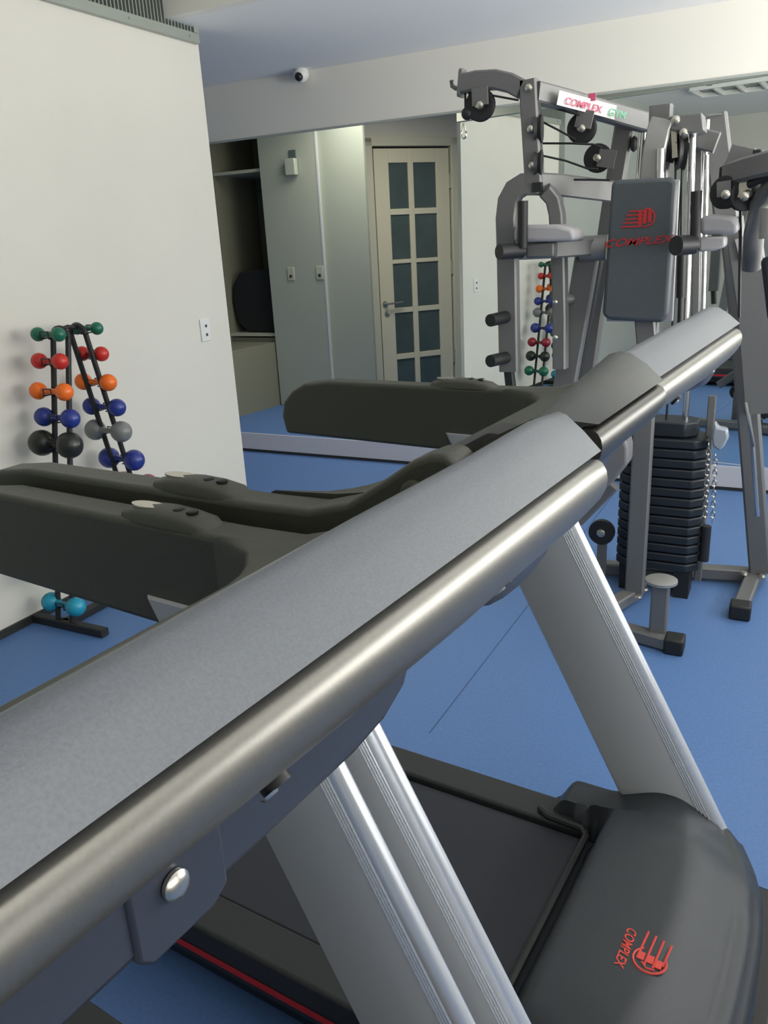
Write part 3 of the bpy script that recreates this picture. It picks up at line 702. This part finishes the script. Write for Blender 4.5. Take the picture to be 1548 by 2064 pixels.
# right armrest group
pad('armrest_pad', [(1410, 437), (1440, 431), (1480, 436), (1490, 452), (1486, 472), (1410, 474)], 2.92, .12, 'padl')
pad('armrest_block', [(1408, 478), (1462, 476), (1461, 498), (1440, 506), (1408, 508)], 2.92, .1, 'padl', .008)
rod('vertical_grip', [at(1404, 385, 2.9), at(1401, 500, 2.9)], .017, 'rub', seg=16)
MB().box(g(at(1392, 510, 2.9))+V((0, -.02, 0)), g(at(1410, 476, 2.9))+V((0, .03, 0))).out('grip_block', 'rub', G, bevel=.006)
rod('horizontal_grip', [at(1362, 495, 2.84), at(1396, 493, 2.9)], .031, 'rub', seg=16)
# right leg
bar_('rear_leg', [at(1440, 233, 3.6), at(1452, 330, 3.6), at(1468, 470, 3.6)], .09, .07, up=(0, 1, 0))
bar_('rear_leg', [at(1474, 440, 3.55), at(1492, 620, 3.55), at(1510, 850, 3.55), at(1532, 1150, 3.56)], .085, .07, up=(0, 1, 0))
MB().box(g(at(1426, 234, 3.56)), g(at(1456, 230, 3.6))).out('top_cap', 'gyml', G)
bar_('side_plate', [at(1500, 478, 3.45), at(1520, 620, 3.45), at(1535, 832, 3.45)], .12, .04, 'gym', up=(0, 1, 0))
rod('hand_lever', [at(1505, 810, 3.42), at(1517, 900, 3.42), at(1527, 1040, 3.42)], .010, 'chrome')
bar_('flat_plate', [at(1495, 478, 3.42), at(1506, 520, 3.42)], .05, .01, 'padl', up=(0, 1, 0))
# butterfly arm at the right edge
bar_('butterfly_arm', [at(1475, 352, 3.0), at(1520, 338, 2.9), at(1600, 318, 2.8)], .07, .07)
MB().box(g(at(1448, 364, 3.0)), g(at(1476, 334, 3.0))+V((0, .06, 0))).out('arm_cap', 'rub', G, bevel=.004)
bar_('reflected_tube', [at(1470, 310, 3.3), at(1515, 320, 3.3)], .05, .07)  # beam and black cap reflected in the mirror, built as solid parts
MB().box(g(at(1516, 320, 3.2)), g(at(1535, 300, 3.2))+V((0, .05, 0))).out('arm_cap', 'rub', G, bevel=.004)
bar_('reflected_tube', [at(1535, 326, 3.2), at(1600, 322, 3.2)], .05, .07, 'gyml')
rod('arm_lever', [at(1510, 372, 2.9), at(1560, 350, 2.85)], .012, 'rub')
for x_, y_, s_ in ((1463, 388, -1), (1501, 392, 1)):
    pulley(x_, y_, 2.95, .05, (s_*.5, -1, 0)); bolt(x_, y_+4, 2.9, .015)
bar_('pulley_bracket', [at(1500, 365, 2.93), at(1500, 396, 2.93)], .042, .006, 'screw', up=(0, 1, 0))
bar_('pulley_bracket', [at(1459, 365, 2.92), at(1459, 396, 2.92)], .042, .006, 'gym', up=(0, 1, 0))
rod('curved_tube', [at(1600, 340, 2.85), at(1560, 370, 2.9), at(1532, 410, 2.95), at(1520, 470, 3.0), at(1514, 540, 3.05)], .032, 'gym', seg=16)
rod('curved_tube', [at(1570, 380, 2.85), at(1552, 420, 2.85), at(1550, 480, 2.85)], .03, 'gyml', seg=16)
pad('side_cushion', [(1532, 522), (1600, 500), (1600, 640), (1575, 700), (1546, 640)], 2.9, .08, 'plate', .015)
for pz in ((1474, 480), (1480, 402)): pass
rod('cable', [at(1493, 405, 3.0), at(1490, 640, 3.0)], .005, 'rub', seg=6)
# chain and plastic bag hanging by the stack
for s0_, x_, y0 in ((0, 1428, 900), (1, 1442, 922)):
    n = 15 if s0_ == 0 else 13
    ch = MB()
    for k in range(n):
        p = g(at(x_-k*.5, y0+k*10.5, 3.3))
        e = V((1, 0, 0)) if k % 2 else V((0, 1, 0))
        ch.tube([p+e*.0075*math.cos(a*PI/5)+V((0, 0, .014))*math.sin(a*PI/5) for a in range(11)], .0025, seg=5)
    ch.out('chain', 'screw', G)
bgp = MB()
random.seed(3)
pts = [(1440, 850), (1447, 862), (1466, 866), (1468, 884), (1460, 900), (1450, 910), (1436, 900), (1434, 880)]
o = bgp.poly([at(x, y, 3.3) for x, y in pts], (0, .05, 0)).out('plastic_bag', 'plastic', bevel=.01)
tag(o, 'small crumpled translucent plastic bag tied above the chain by the weight stack', 'bag')
rod('stack_cable', [at(1424, 1060, 3.35), at(1418, 1130, 3.35)], .02, 'rub')

# ------------------------------------------------------------------ light
w = bpy.data.worlds.new('World'); bpy.context.scene.world = w; w.use_nodes = True
nt = w.node_tree; bgd = nt.nodes['Background']
sky = nt.nodes.new('ShaderNodeTexSky'); sky.sky_type = 'NISHITA'; sky.sun_disc = False; sky.sun_elevation = math.radians(45); sky.sun_rotation = math.radians(200)
nt.links.new(sky.outputs['Color'], bgd.inputs['Color']); bgd.inputs['Strength'].default_value = .12
def area(name, loc, rot, sx, sy, e, col):
    l = bpy.data.lights.new(name, 'AREA'); l.shape = 'RECTANGLE'; l.size = sx; l.size_y = sy; l.energy = e; l.color = col
    o = bpy.data.objects.new(name, l); C.objects.link(o); o.location = loc; o.rotation_euler = rot; return o
for a, b in wy:
    area('window_daylight', (XR+.1, (a+b)/2, (wz0+wz1)/2), (0, PI/2+(0 if a < 0 else .8), 0), wz1-wz0, b-a, (30 if a < 0 else 190), (1, .985, .95))
area('ceiling_area_light', (.6, .4, ZH-.02), (0, 0, 0), 1.6, 1.2, 14, (1, .96, .88))  # warm area light under the high ceiling, no fixture modelled here
area('alcove_fill', (-2.75, 5.6, 2.54), (0, 0, 0), 1.3, .7, 23, (1, .97, .88))  # added fill to brighten the door and closet, no lamp stands here
# ------------------------------------------------------------------ camera
cam = bpy.data.cameras.new('Camera'); co = bpy.data.objects.new('Camera', cam); C.objects.link(co)
cam.sensor_fit = 'VERTICAL'; cam.sensor_height = 24; cam.lens = 24*F/2064
co.location = (0, 0, H)
def cw(c): return RX*c[0]+RY*c[1]+RZ*c[2]   # unused
right = V((RX.x, RY.x, RZ.x)); down = V((RX.y, RY.y, RZ.y)); fwd = V((RX.z, RY.z, RZ.z))
co.matrix_world = Matrix(((right.x, -down.x, -fwd.x, 0), (right.y, -down.y, -fwd.y, 0), (right.z, -down.z, -fwd.z, H), (0, 0, 0, 1)))
cam.clip_start = .02
cam.dof.use_dof = False
sc_ = bpy.context.scene; sc_.camera = co
sc_.view_settings.view_transform = 'Standard'; sc_.view_settings.look = 'None'; sc_.view_settings.gamma = 1; sc_.view_settings.exposure = 0
